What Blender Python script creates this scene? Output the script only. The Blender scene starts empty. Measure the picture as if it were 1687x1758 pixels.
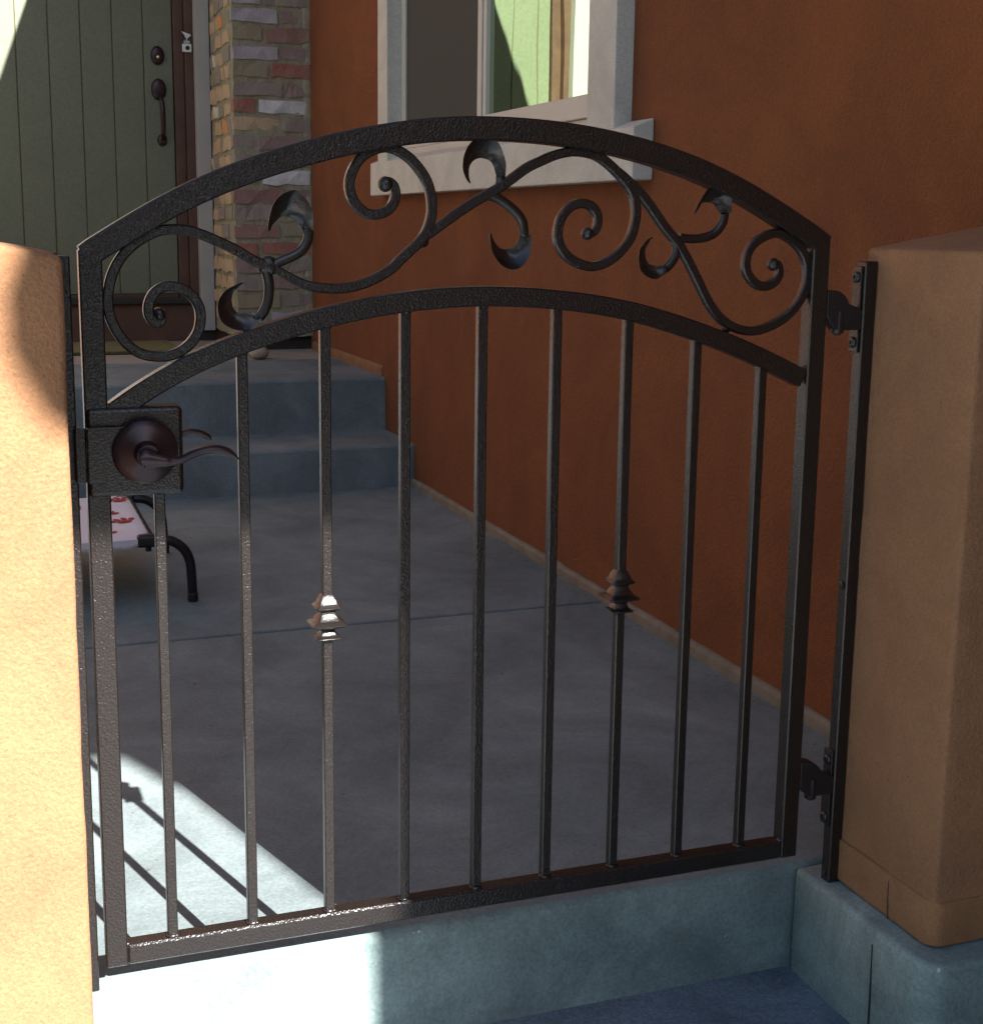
import bpy, bmesh, math, random
from mathutils import Vector, noise
random.seed(7)
sc = bpy.context.scene
R = math.radians
# ------------------------------------------------------------------ camera
cd = bpy.data.cameras.new("camera"); cam = bpy.data.objects.new("camera", cd)
sc.collection.objects.link(cam); sc.camera = cam
def set_camera():
    yaw, pitch, roll = 0.328996819, -0.178389079, 0.00663555778
    f = Vector((math.sin(yaw)*math.cos(pitch), math.cos(yaw)*math.cos(pitch), math.sin(pitch)))
    rt = Vector((math.cos(yaw), -math.sin(yaw), 0)); up = rt.cross(f)
    c, s = math.cos(roll), math.sin(roll)
    r2 = c*rt + s*up; u2 = -s*rt + c*up
    from mathutils import Matrix
    m = Matrix(((r2.x, u2.x, -f.x), (r2.y, u2.y, -f.y), (r2.z, u2.z, -f.z)))
    cam.rotation_euler = m.to_euler(); cam.location = (-0.113517887, -1.61545803, 0.922675664)
    cd.sensor_fit = 'VERTICAL'; cd.sensor_height = 24.0
    cd.lens = 2333.36995/1758*24.0
    cd.shift_x = 86.2027/1758; cd.shift_y = -74.0676/1758
    cd.clip_start = 0.05; cd.clip_end = 500
set_camera()
# ------------------------------------------------------------------ light
SUN_EL, SUN_AZ = 35.0, 17.0            # azimuth towards +x, seen from behind the camera
w = bpy.data.worlds.new("World"); sc.world = w; w.use_nodes = True
nt = w.node_tree; bg = nt.nodes["Background"]
sky = nt.nodes.new("ShaderNodeTexSky"); sky.sky_type = 'NISHITA'; sky.sun_disc = False
sky.sun_elevation = R(SUN_EL); sky.sun_rotation = R(180-SUN_AZ); sky.air_density = 1.0; sky.dust_density = 0.6
nt.links.new(sky.outputs[0], bg.inputs[0]); bg.inputs[1].default_value = 0.05
sd = bpy.data.lights.new("sun", 'SUN'); sd.energy = 5.0; sd.angle = R(0.5); sd.color = (1.0, 0.975, 0.945)
sun = bpy.data.objects.new("sun", sd); sc.collection.objects.link(sun)
sv = Vector((math.cos(R(SUN_EL))*math.sin(R(SUN_AZ)), -math.cos(R(SUN_EL))*math.cos(R(SUN_AZ)), math.sin(R(SUN_EL))))
sun.rotation_euler = sv.to_track_quat('Z', 'Y').to_euler(); sun.location = (2, -6, 6)
vs = sc.view_settings; vs.view_transform = 'Standard'; vs.look = 'None'; vs.exposure = 2.2; vs.gamma = 1; vs.use_curve_mapping = False
sc.render.engine = 'CYCLES'; sc.cycles.max_bounces = 10; sc.cycles.diffuse_bounces = 6

# ------------------------------------------------------------------ materials
def mat(name, col, rough=0.8, metal=0.0, spec=0.5, var=0.0, vscale=3.0, bump=0.0, bscale=60.0, bdist=0.004,
        col2=None, speck=None, kind='noise', coat=0.0, stain=None, grain=None):
    m = bpy.data.materials.new(name); m.use_nodes = True; t = m.node_tree; N = t.nodes; L = t.links
    p = N["Principled BSDF"]; p.inputs["Roughness"].default_value = rough; p.inputs["Metallic"].default_value = metal
    p.inputs["Specular IOR Level"].default_value = spec; p.inputs["Coat Weight"].default_value = coat; p.inputs["Coat Roughness"].default_value = .18
    tc = N.new("ShaderNodeTexCoord"); src = None
    p.inputs["Base Color"].default_value = (*col, 1)
    if col2 or var:
        n = N.new("ShaderNodeTexNoise"); n.inputs["Scale"].default_value = vscale; n.inputs["Detail"].default_value = 8; n.inputs["Roughness"].default_value = 0.62
        L.new(tc.outputs["Object"], n.inputs["Vector"])
        mp = N.new("ShaderNodeMapRange"); mp.inputs[1].default_value = .32; mp.inputs[2].default_value = .68
        L.new(n.outputs["Fac"], mp.inputs[0])
        mx = N.new("ShaderNodeMix"); mx.data_type = 'RGBA'
        c2 = col2 or tuple(min(1, c*(1+var)) for c in col); c1 = col if col2 else tuple(c*(1-var) for c in col)
        mx.inputs[6].default_value = (*c1, 1); mx.inputs[7].default_value = (*c2, 1)
        L.new(mp.outputs[0], mx.inputs[0]); src = mx.outputs[2]
    if speck:
        sc_, thr, scol = speck
        v = N.new("ShaderNodeTexNoise"); v.inputs["Scale"].default_value = sc_; v.inputs["Detail"].default_value = 3
        L.new(tc.outputs["Object"], v.inputs["Vector"])
        mp = N.new("ShaderNodeMapRange"); mp.inputs[1].default_value = thr; mp.inputs[2].default_value = thr+.04
        L.new(v.outputs["Fac"], mp.inputs[0])
        mx = N.new("ShaderNodeMix"); mx.data_type = 'RGBA'
        if src: L.new(src, mx.inputs[6])
        else: mx.inputs[6].default_value = (*col, 1)
        mx.inputs[7].default_value = (*scol, 1); L.new(mp.outputs[0], mx.inputs[0]); src = mx.outputs[2]
    for q in (stain, grain):
        if not q: continue
        n = N.new("ShaderNodeTexNoise"); n.inputs["Scale"].default_value = q[0]; n.inputs["Detail"].default_value = 10 if q is stain else 2
        n.inputs["Roughness"].default_value = .7; n.inputs["Distortion"].default_value = .9 if q is stain else 0
        L.new(tc.outputs["Object"], n.inputs["Vector"])
        mp = N.new("ShaderNodeMapRange"); mp.inputs[1].default_value = .35; mp.inputs[2].default_value = .65
        mp.inputs[3].default_value = 1-q[1]; mp.inputs[4].default_value = 1+q[1]; L.new(n.outputs["Fac"], mp.inputs[0])
        mx = N.new("ShaderNodeMix"); mx.data_type = 'RGBA'; mx.blend_type = 'MULTIPLY'; mx.inputs[0].default_value = 1
        if src: L.new(src, mx.inputs[6])
        else: mx.inputs[6].default_value = (*col, 1)
        cb = N.new("ShaderNodeCombineColor"); [L.new(mp.outputs[0], cb.inputs[i]) for i in range(3)]
        L.new(cb.outputs[0], mx.inputs[7]); src = mx.outputs[2]
    if src: L.new(src, p.inputs["Base Color"])
    if bump:
        b = N.new("ShaderNodeBump"); b.inputs["Strength"].default_value = bump; b.inputs["Distance"].default_value = bdist
        if kind == 'voro':
            n = N.new("ShaderNodeTexVoronoi"); n.feature = 'SMOOTH_F1'; n.inputs["Scale"].default_value = bscale; o = n.outputs["Distance"]
            q = N.new("ShaderNodeTexNoise"); q.inputs["Scale"].default_value = bscale*.7; q.inputs["Detail"].default_value = 2
            ad = N.new("ShaderNodeMath"); ad.operation = 'ADD'; L.new(tc.outputs["Object"], q.inputs["Vector"])
            L.new(tc.outputs["Object"], n.inputs["Vector"]); L.new(o, ad.inputs[0]); L.new(q.outputs["Fac"], ad.inputs[1]); o = ad.outputs[0]
        else:
            n = N.new("ShaderNodeTexNoise"); n.inputs["Scale"].default_value = bscale; n.inputs["Detail"].default_value = 5; o = n.outputs["Fac"]
            L.new(tc.outputs["Object"], n.inputs["Vector"])
        L.new(o, b.inputs["Height"]); L.new(b.outputs[0], p.inputs["Normal"])
    return m

M = {}
M['iron'] = mat("hammered_bronze_paint", (.0120, .0088, .0072), rough=.31, metal=.05, spec=.50, bump=.75, bscale=430, bdist=.0009, kind='voro', var=.45, vscale=420, coat=.22)
M['iron_smooth'] = mat("smooth_bronze_paint", (.012, .009, .0075), rough=.33, metal=.1, spec=.6, bump=.5, bscale=300, bdist=.0011, coat=.18)
M['lever'] = mat("oil_rubbed_bronze", (.040, .024, .026), rough=.33, metal=.45, spec=.6, var=.15, vscale=30)
M['black'] = mat("black_coated_steel", (.012, .009, .010), rough=.42, spec=.5, bump=.15, bscale=200, bdist=.0005)
M['bolt'] = mat("dark_bolt_steel", (.06, .06, .06), rough=.35, metal=.8)
M['stucco'] = mat("peach_stucco", (.262, .130, .060), rough=.93, var=.10, vscale=2.2, bump=.55, bscale=210, bdist=.004, speck=(150, .675, (.16, .08, .04)), stain=(5, .12), grain=(300, .12))
M['stucco_foot'] = mat("brown_stucco_foot", (.245, .122, .052), rough=.9, var=.2, grain=(300, .12), vscale=9, bump=.5, bscale=110, bdist=.004)  # slightly darker tone than the pier stucco
M['wall'] = mat("terracotta_stucco", (.208, .064, .0165), rough=.93, col2=(.170, .052, .014), vscale=1.1, bump=.9, bscale=130, bdist=.004, stain=(2.6, .16), grain=(260, .20))
M['patio'] = mat("patio_concrete", (.136, .172, .176), rough=.72, col2=(.218, .258, .258), vscale=1.9, bump=.35, bscale=160, bdist=.002, speck=(60, .70, (.13, .13, .13)), stain=(3.2, .20), grain=(180, .12))
M['kerb'] = mat("kerb_concrete", (.120, .175, .172), rough=.75, col2=(.235, .300, .285), vscale=3.2, bump=.6, bscale=120, bdist=.003, speck=(75, .72, (.46, .48, .46)), stain=(4.5, .30), grain=(200, .14))
M['step'] = mat("step_concrete", (.140, .170, .182), rough=.75, col2=(.190, .218, .222), vscale=4, bump=.35, bscale=140, bdist=.002, stain=(4, .2), grain=(180, .12))
M['landing'] = mat("landing_concrete", (.33, .28, .23), rough=.8, var=.15, vscale=4, bump=.2, bscale=110)
M['walk'] = mat("walkway_concrete", (.10, .14, .185), rough=.8, col2=(.17, .21, .24), vscale=3, bump=.35, bscale=120, stain=(4, .35), grain=(200, .25))
M['yard'] = mat("dry_yard_earth", (.055, .055, .035), rough=.95, col2=(.09, .085, .055), vscale=.8, bump=.4, bscale=12, bdist=.03)
M['found'] = mat("foundation_edge", (.17, .135, .095), rough=.9, col2=(.27, .22, .16), vscale=14, bump=.5, bscale=70)
M['trim'] = mat("cream_trim_stucco", (.60, .585, .50), rough=.9, stain=(6, .10), grain=(250, .12), var=.05, vscale=5, bump=.35, bscale=150, bdist=.0025)
M['vinyl'] = mat("cream_vinyl", (.62, .585, .50), rough=.45, var=.03, vscale=5)
M['door'] = mat("sage_green_paint", (.158, .176, .112), rough=.55, grain=(60, .08), var=.06, vscale=3, bump=.08, bscale=90)
M['groove'] = mat("door_groove", (.12, .11, .05), rough=.8)
M['brown'] = mat("red_brown_wood", (.100, .050, .030), rough=.5, var=.25, vscale=8, bump=.1, bscale=50)
M['darkgap'] = mat("dark_joint_and_shade", (.03, .025, .022), rough=.8)  # dark joints; also stands in for shade in the floor gaps
M['dtrim'] = mat("grey_beige_trim", (.40, .385, .35), rough=.8, var=.05, vscale=5, bump=.15, bscale=120)
M['mortar'] = mat("smeared_olive_mortar", (.29, .27, .18), rough=.95, col2=(.38, .355, .24), vscale=16, bump=.8, bscale=70, bdist=.006)
def brickmat(n, c): return mat(n, c, rough=.95, col2=tuple(.48*a+.52*b for a, b in zip(c, (.31, .285, .195))), vscale=15, bump=.8, bscale=80, bdist=.004)
BR = {k: brickmat("brick_"+k, tuple(min(.8, q*1.6) for q in c)) for k, c in dict(grey=(.20, .165, .145), olive=(.20, .175, .11), maroon=(.20, .095, .08), red=(.25, .08, .06),
      white=(.56, .53, .58), lilac=(.30, .275, .30), tan=(.40, .28, .17), orange=(.62, .20, .06), pale=(.58, .52, .40), plum=(.20, .13, .125)).items()}
M['mat'] = mat("woven_doormat", (.20, .17, .07), rough=.98, var=.3, vscale=60, bump=.6, bscale=220, bdist=.004)
M['matdark'] = mat("doormat_border", (.07, .05, .025), rough=.98, var=.3, vscale=60)
M['stone'] = mat("beige_stone", (.42, .35, .25), rough=.85, var=.2, vscale=20, bump=.3, bscale=60)
M['fabric'] = mat("white_cot_fabric", (.72, .68, .72), rough=.9, var=.04, vscale=6, bump=.25, bscale=400, bdist=.0008)
M['paw'] = mat("red_print", (.42, .035, .03), rough=.9)
M['fascia'] = mat("fascia_paint", (.30, .20, .13), rough=.7)
M['roof'] = mat("clay_roof_tiles", (.32, .15, .09), rough=.85, var=.3, vscale=6, bump=.5, bscale=20, bdist=.02)
M['white'] = mat("white_plastic", (.72, .72, .68), rough=.5)
M['sticker'] = mat("pale_green_tag", (.35, .52, .44), rough=.6)
M['brass'] = mat("brass_key_cylinder", (.85, .72, .48), rough=.22, metal=1.0)
M['cream'] = mat('cream_stucco', (.28, .28, .25), rough=.93, var=.06, vscale=2, bump=.4, bscale=110)
M['shingle'] = mat('grey_roof', (.12, .11, .10), rough=.9)
M['skyblock'] = mat('skyblock_stucco', (.22, .19, .15), rough=.9)
M['room'] = mat("room_dark", (.05, .05, .045), rough=.9)
def glass_mat():
    m = bpy.data.materials.new("window_glass"); m.use_nodes = True; t = m.node_tree; N = t.nodes; L = t.links
    out = N["Material Output"]; N.remove(N["Principled BSDF"])
    tc = N.new("ShaderNodeTexCoord"); mp = N.new("ShaderNodeMapping"); mp.inputs["Scale"].default_value = (1, 1.6, .55)
    n = N.new("ShaderNodeTexNoise"); n.inputs["Scale"].default_value = 5.5; n.inputs["Detail"].default_value = 0
    b = N.new("ShaderNodeBump"); b.inputs["Strength"].default_value = .22; b.inputs["Distance"].default_value = .0010
    L.new(tc.outputs["Object"], mp.inputs[0]); L.new(mp.outputs[0], n.inputs["Vector"]); L.new(n.outputs["Fac"], b.inputs["Height"])
    g = N.new("ShaderNodeBsdfGlossy"); g.inputs["Roughness"].default_value = .0; g.inputs["Color"].default_value = (.50, .60, .44, 1)
    tr = N.new("ShaderNodeBsdfTransparent"); tr.inputs["Color"].default_value = (.75, .80, .78, 1)
    fr = N.new("ShaderNodeFresnel"); fr.inputs["IOR"].default_value = 1.48
    mx = N.new("ShaderNodeMixShader")
    L.new(b.outputs[0], g.inputs["Normal"]); L.new(fr.outputs[0], mx.inputs[0]); L.new(tr.outputs[0], mx.inputs[1]); L.new(g.outputs[0], mx.inputs[2]); L.new(mx.outputs[0], out.inputs[0])
    return m
M['glass'] = glass_mat()
M['screen'] = mat("insect_screen_mesh", (.055, .058, .050), rough=.8, bump=.1, bscale=500, bdist=.0005)

# ------------------------------------------------------------------ mesh helpers
def link(o, parent=None):
    sc.collection.objects.link(o)
    if parent: o.parent = parent
    return o
def tag(o, label=None, cat=None, group=None, kind=None):
    if label: o["label"] = label
    if cat: o["category"] = cat
    if group: o["group"] = group
    if kind: o["kind"] = kind
    return o
def empty(name, label, cat, group=None, loc=(0, 0, 0)):
    o = bpy.data.objects.new(name, None); link(o); o.location = loc; o.empty_display_size = .1
    return tag(o, label, cat, group)
class MB:
    def __init__(s): s.v = []; s.f = []
    def add(s, v, f):
        k = len(s.v); s.v += [tuple(a) for a in v]; s.f += [tuple(i+k for i in q) for q in f]; return s
    def box(s, x0, x1, y0, y1, z0, z1):
        return s.add([(x0,y0,z0),(x1,y0,z0),(x1,y1,z0),(x0,y1,z0),(x0,y0,z1),(x1,y0,z1),(x1,y1,z1),(x0,y1,z1)],
                     [(0,3,2,1),(4,5,6,7),(0,1,5,4),(1,2,6,5),(2,3,7,6),(3,0,4,7)])
    def prism(s, poly, axis, a, b):
        # poly: 2D points in the two other axes; extruded along axis from a to b
        n = len(poly)
        def P(p, t):
            return {'x': (t, p[0], p[1]), 'y': (p[0], t, p[1]), 'z': (p[0], p[1], t)}[axis]
        return s.add([P(p, a) for p in poly]+[P(p, b) for p in poly],
                     [tuple(range(n))[::-1], tuple(range(n, 2*n))]+[(i, (i+1) % n, n+(i+1) % n, n+i) for i in range(n)])
    def sweep(s, pts, prof, upv=(0, 1, 0), cap=True, scale=None):
        """sweep closed 2D profile (u: in-plane normal, v: along upv) along 3D pts"""
        n = len(prof); k = len(pts); vs = []
        for i, p in enumerate(pts):
            a = Vector(pts[max(i-1, 0)]); b = Vector(pts[min(i+1, k-1)]); t = (b-a).normalized()
            U = Vector(upv); nrm = U.cross(t).normalized(); W = t.cross(nrm).normalized()
            sc_ = scale[i] if scale else 1
            if not isinstance(sc_, tuple): sc_ = (sc_, sc_)
            for (u, v) in prof: vs.append(Vector(p)+nrm*u*sc_[0]+W*v*sc_[1])
        fs = [(i*n+j, i*n+(j+1) % n, (i+1)*n+(j+1) % n, (i+1)*n+j) for i in range(k-1) for j in range(n)]
        if cap: fs += [tuple(range(n))[::-1], tuple((k-1)*n+j for j in range(n))]
        return s.add(vs, fs)
    def lathe(s, prof, c, axis='y', n=28):
        # prof: (r, t) along the axis
        vs = []
        for (r, t) in prof:
            for j in range(n):
                a = 2*math.pi*j/n; q = (r*math.cos(a), r*math.sin(a))
                vs.append({'y': (c[0]+q[0], c[1]+t, c[2]+q[1]), 'z': (c[0]+q[0], c[1]+q[1], c[2]+t), 'x': (c[0]+t, c[1]+q[0], c[2]+q[1])}[axis])
        k = len(prof)
        fs = [(i*n+j, i*n+(j+1) % n, (i+1)*n+(j+1) % n, (i+1)*n+j) for i in range(k-1) for j in range(n)]
        fs += [tuple(range(n))[::-1], tuple((k-1)*n+j for j in range(n))]
        return s.add(vs, fs)
    def ball(s, c, r, n=10, sq=(1, 1, 1)):
        prof = [(max(r*math.sin(math.pi*i/n), 1e-5), -r*math.cos(math.pi*i/n)) for i in range(n+1)]
        k = len(s.v); s.lathe(prof, (0, 0, 0), 'z', 14)
        for i in range(k, len(s.v)):
            a = s.v[i]; s.v[i] = (c[0]+a[0]*sq[0], c[1]+a[1]*sq[1], c[2]+a[2]*sq[2])
        return s
    def build(s, name, m, parent=None, bevel=0, seg=2, smooth=False, sub=0, wob=0, wscale=6.0, maxcut=.08, sharp=60):
        me = bpy.data.meshes.new(name); me.from_pydata(s.v, [], s.f)
        bm = bmesh.new(); bm.from_mesh(me)
        bmesh.ops.recalc_face_normals(bm, faces=bm.faces)
        if bevel:
            ed = [e for e in bm.edges if len(e.link_faces) == 2 and e.calc_face_angle(0) > .35]
            bmesh.ops.bevel(bm, geom=ed, offset=bevel, segments=seg, profile=.5, affect='EDGES', clamp_overlap=True)
        if wob:
            for _ in range(6):
                lo = [e for e in bm.edges if e.calc_length() > maxcut]
                if not lo: break
                bmesh.ops.subdivide_edges(bm, edges=lo, cuts=1, use_grid_fill=True)
            bmesh.ops.triangulate(bm, faces=[f for f in bm.faces if len(f.verts) > 4])
            bm.normal_update()
            for v in bm.verts:
                v.co += v.normal*wob*(noise.noise(v.co*wscale)+.5*noise.noise(v.co*wscale*2.7))
        bm.to_mesh(me); bm.free()
        if smooth or bevel:
            for p in me.polygons: p.use_smooth = True
            try: me.set_sharp_from_angle(angle=R((28 if seg == 1 else 60) if bevel else sharp))
            except Exception: pass
        me.materials.append(m)
        o = bpy.data.objects.new(name, me)
        if bevel and seg > 1 and not wob:
            wn = o.modifiers.new("weighted", 'WEIGHTED_NORMAL'); wn.keep_sharp = True
        return link(o, parent)
def chain(pts, n=4):
    """Catmull-Rom through 2D/3D points"""
    P = [Vector(p) for p in pts]; P = [2*P[0]-P[1]]+P+[2*P[-1]-P[-2]]; out = []
    for i in range(1, len(P)-2):
        for j in range(n):
            t = j/n; a, b, c, d = P[i-1], P[i], P[i+1], P[i+2]
            out.append(.5*((2*b)+(c-a)*t+(2*a-5*b+4*c-d)*t*t+(3*b-a-3*c+d)*t**3))
    out.append(P[-2]); return out
def smooth_pts(pts, it=2):
    P = [Vector(p) for p in pts]
    for _ in range(it):
        P = [P[0]]+[(P[i-1]+2*P[i]+P[i+1])/4 for i in range(1, len(P)-1)]+[P[-1]]
    return P
def cham(w, d, c):   # chamfered rectangle profile
    w /= 2; d /= 2
    return [(-w+c, -d), (w-c, -d), (w, -d+c), (w, d-c), (w-c, d), (-w+c, d), (-w, d-c), (-w, -d+c)]
def circ(r, n=14): return [(r*math.cos(2*math.pi*i/n), r*math.sin(2*math.pi*i/n)) for i in range(n)]
# ================================================================== SETTING
PZ = -.052      # patio level
GZ = -.222      # lower walkway level
XW = 1.42       # house side wall
# ground sheet, walkway
tag(MB().add([(-60,-60,GZ-.03),(60,-60,GZ-.03),(60,60,GZ-.03),(-60,60,GZ-.03)], [(0,1,2,3)]).build("ground", M['yard']), kind='structure')
b = MB()
tag(MB().box(-4.5, 1.06, -2.9, .20, GZ-.12, GZ).build("walkway", M['walk']), kind='structure')
tag(MB().box(-4.5, -.20, -1.9, -.17, GZ-.06, GZ+.02).build('bounce_strip', mat('pale_bounce', (.50, .50, .47), rough=.95, var=.3, vscale=40, bump=1, bscale=40, bdist=.02)), kind='structure')  # unseen pale strip added to bounce sunlight onto the left pier
# patio: two slabs with a recessed control joint, front edge is the kerb riser
pat = MB().box(-3.0, 1.43, 1.527, 3.35, GZ-.1, PZ).build("patio", M['patio'], bevel=.006, seg=2)
tag(pat, kind='structure')
tag(MB().box(-3.0, 1.43, .068, 1.521, GZ-.1, PZ).build("patio", M['patio'], bevel=.016, seg=4), kind='structure')
tag(MB().box(-3.0, 1.43, 1.5212, 1.5268, GZ-.1, PZ-.012).build("control_joint", M['darkgap']), kind='structure')
# riser face of the front slab: teal cast of the light set by colour
fs = bpy.data.objects["patio.001"]; fs.data.materials.append(M['kerb'])
for p in fs.data.polygons:
    if p.normal.y < -.45: p.material_index = 1
# raised kerb / foundation round the right pier, with rounded corner and control joint
def rounded(x0, y0, x1, y1, r, corner, n=8):
    """rectangle polygon with its (x0,y0) corner rounded"""
    P = []
    for i in range(n+1):
        a = math.pi+ (math.pi/2)*i/n
        P.append((x0+r+r*math.cos(a), y0+r+r*math.sin(a)))
    return P+[(x1, y0), (x1, y1), (x0, y1)]
kb = MB().prism(rounded(1.041, -.252, 2.6, .066, .040, 0), 'z', GZ-.1, PZ-.001)
tag(kb.build("kerb", M['kerb'], bevel=.011, seg=4, wob=.0022, wscale=8, maxcut=.035), kind='structure')
tag(MB().prism([(-.1393, GZ), (-.1384, GZ), (-.1362, -.076), (-.1368, -.076)], 'x', 1.0385, 1.05).build("hairline_joint", M['darkgap']), kind='structure')
tag(MB().box(-2.98, -.85, .10, 3.15, PZ-.02, PZ+.02).build("bounce_absorber", mat('dark_absorber', (.035, .05, .02), rough=.95, var=.5, vscale=20, bump=1, bscale=30, bdist=.03)), kind='structure')  # unseen dark sheet added to soak up bounce in the courtyard
# steps and porch
tag(MB().box(-3.0, 1.43, 3.19, 3.66, PZ-.05, .109).build("step", M['step'], bevel=.014, seg=4), kind='structure')
tag(MB().box(-3.0, 1.43, 3.575, 4.378, PZ-.05, .32).build("porch", M['step'], bevel=.014, seg=4), kind='structure')
tag(MB().box(-3.0, 1.43, 4.384, 5.60, PZ-.05, .3215).build("porch", M['landing'], bevel=.006, seg=2), kind='structure')

# ================================================================== HOUSE
house = empty("house", "terracotta stucco house with brick entry column and sage green plank door", "house")
# side wall with window opening   (opening y 1.62..3.39, z 1.18..2.75)
def slab(x0, x1, y0, y1, z0, z1, m=M['wall'], name="wall", bevel=0, parent=house):
    return MB().box(x0, x1, y0, y1, z0, z1).build(name, m, parent, bevel=bevel)
sw = MB()
sw.box(XW, XW+.22, -3.39, 1.60, -.022, 3.12); sw.box(XW, XW+.22, 3.41, 5.60, -.022, 3.12)
sw.box(XW, XW+.22, 1.60, 3.41, -.022, 1.16); sw.box(XW, XW+.22, 1.60, 3.41, 2.78, 3.12)
sw.build("wall", M['wall'], house)
slab(XW+.0, 9.0, -3.39, -3.17, GZ, 3.12)                              # garage front, looking at the street
# foundation lip and weep line at the foot of the side wall
fl = MB().prism([(1.404, PZ-.01), (1.404, -.030), (1.412, -.0225), (1.45, -.0225), (1.45, PZ-.01)], 'y', -3.0, 3.19)
fl.build("foundation_edge", M['found'], house, bevel=.002, wob=.0035, wscale=14, maxcut=.05)
fl = MB().prism([(1.411, .30), (1.411, .350), (1.4185, .362), (1.45, .362), (1.45, .30)], 'y', 3.60, 4.79)
fl.build("foundation_edge", M['stucco_foot'], house, bevel=.002, wob=.002, wscale=14, maxcut=.05)
# eave of the side wall: gutter-like fascia, soffit, roof slope; starts just past the wall's street end
def eave():
    m = MB(); prof = [(.916, 3.203), (.950, 3.135), (.978, 3.117), (1.64, 3.117), (1.64, 3.30), (.916, 3.262)]
    n = len(prof); y0, y1 = -3.50, 6.2
    va = [(x, y0, z) for x, z in prof]
    sh = -.0256*(y1-y0)
    vb = [(x+(sh if x < 1.4 else 0), y1, z) for x, z in prof]
    return m.add(va+vb, [tuple(range(n)), tuple(range(n, 2*n))]+[(i, (i+1) % n, n+(i+1) % n, n+i) for i in range(n)])
eave().build("eave", M['fascia'], house)
MB().prism([(1.375, 3.118), (1.384, 3.035), (1.394, 2.974), (1.400, 2.929), (1.413, 2.910), (1.43, 2.894), (1.43, 3.118)], 'y', -3.39, -3.30).build("corbel", M['trim'], house)
MB().add([(.92, -3.50, 3.265), (6.5, -3.50, 5.26), (6.5, 6.2, 5.26), (.68, 6.2, 3.265)], [(0, 1, 2, 3)]).build("roof", M['roof'], house)
MB().add([(XW, -3.20, 3.12), (9, -3.20, 3.12), (6.5, -3.20, 5.2)], [(0, 1, 2)]).build("gable", M['wall'], house)
# entry wall: recessed door plane at y 5.53, header above
slab(1.055, 1.64, 5.44, 5.62, .30, 3.46)
slab(-3.0, -.267, 5.44, 5.62, .30, 3.46, M['cream'])
slab(-.262, 1.055, 5.44, 5.62, 2.52, 3.46)
slab(-3.0, 1.64, 4.86, 5.44, 2.95, 3.46)
slab(-3.0, -.66, 4.80, 5.44, .30, 2.95)
# wing on the left of the courtyard, out of the photo but lit by the sun
slab(-3.3, -3.0, .0, 5.60, -.1, 5.6, M['cream'])
slab(-3.3, 6.0, 5.62, 5.9, 3.4, 6.2)

# house block added behind the viewer: closes the low sky, seen only in reflections
nb = empty("house", "unseen block with low hipped roof, added to close the low sky", "house")
MB().box(-12, 14, -24, -15, GZ, 5.2).build("wall", M['skyblock'], nb)
MB().add([(-12.6, -24.6, 5.2), (14.6, -24.6, 5.2), (14.6, -14.4, 5.2), (-12.6, -14.4, 5.2), (-7.5, -19.5, 7.6), (9.5, -19.5, 7.6)], [(0, 1, 5, 4), (1, 2, 5), (2, 3, 4, 5), (3, 0, 4), (3, 2, 1, 0)]).build("roof", M['shingle'], nb)

# ---- window
win = bpy.data.objects.new("window", None); link(win, house)
tx = 1.372
tr = MB().box(tx, 1.445, 1.462, 1.62, 1.150, 2.95).build("trim", M['trim'], win, bevel=.004, seg=2)
MB().box(tx, 1.445, 3.390, 3.513, 1.150, 2.95).build("trim", M['trim'], win, bevel=.004, seg=2)
MB().box(tx, 1.445, 1.6205, 3.3895, 2.75, 2.95).build("trim", M['trim'], win, bevel=.004, seg=2)
MB().prism([(1.365, 1.028), (1.365, 1.150), (1.4195, 1.172), (1.4195, 1.028)], 'y', 1.340, 3.592).build("sill", M['trim'], win, bevel=.004, seg=2)
MB().box(1.425, 1.56, 1.61, 3.40, 1.152, 1.1715).build("sill_board", M['vinyl'], win)
fr = MB()
def ring(m, x0, x1, y0, y1, z0, z1, w):
    m.box(x0, x1, y0, y0+w, z0, z1); m.box(x0, x1, y1-w, y1, z0, z1)
    m.box(x0+.0005, x1-.0005, y0+w, y1-w, z0, z0+w); m.box(x0+.0005, x1-.0005, y0+w, y1-w, z1-w, z1)
ring(fr, 1.428, 1.50, 1.6215, 3.3885, 1.172, 2.748, .024); fr.build("window_frame", M['vinyl'], win, bevel=.002)
f2 = MB(); ring(f2, 1.414, 1.445, 1.646, 2.520, 1.197, 2.722, .060); f2.box(1.408, 1.4138, 2.484, 2.5195, 1.199, 2.72)
f2.build("sash", M['vinyl'], win, bevel=.0025)
f3 = MB(); ring(f3, 1.447, 1.475, 2.485, 3.364, 1.197, 2.722, .046); f3.build("sash", M['vinyl'], win, bevel=.0025)
f4 = MB(); ring(f4, 1.4300, 1.4465, 2.5205, 3.364, 1.197, 2.722, .016); f4.build("screen_frame", M['vinyl'], win, bevel=.0015)
def pane(name, x, y0, y1, z0, z1, m, parent, th=.004):
    return MB().box(x, x+th, y0, y1, z0, z1).build(name, m, parent)
MB().add([(1.428, 1.70, 1.25), (1.428, 2.464, 1.25), (1.428, 2.464, 2.67), (1.428, 1.70, 2.67)], [(0, 1, 2, 3)]).build("glass_pane", M['glass'], win)
MB().add([(1.460, 2.52, 1.24), (1.460, 3.33, 1.24), (1.460, 3.33, 2.68), (1.460, 2.52, 2.68)], [(0, 1, 2, 3)]).build("glass_pane", M['glass'], win)
pane("insect_screen", 1.437, 2.53, 3.352, 1.209, 2.71, M['screen'], win, .001)
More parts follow.
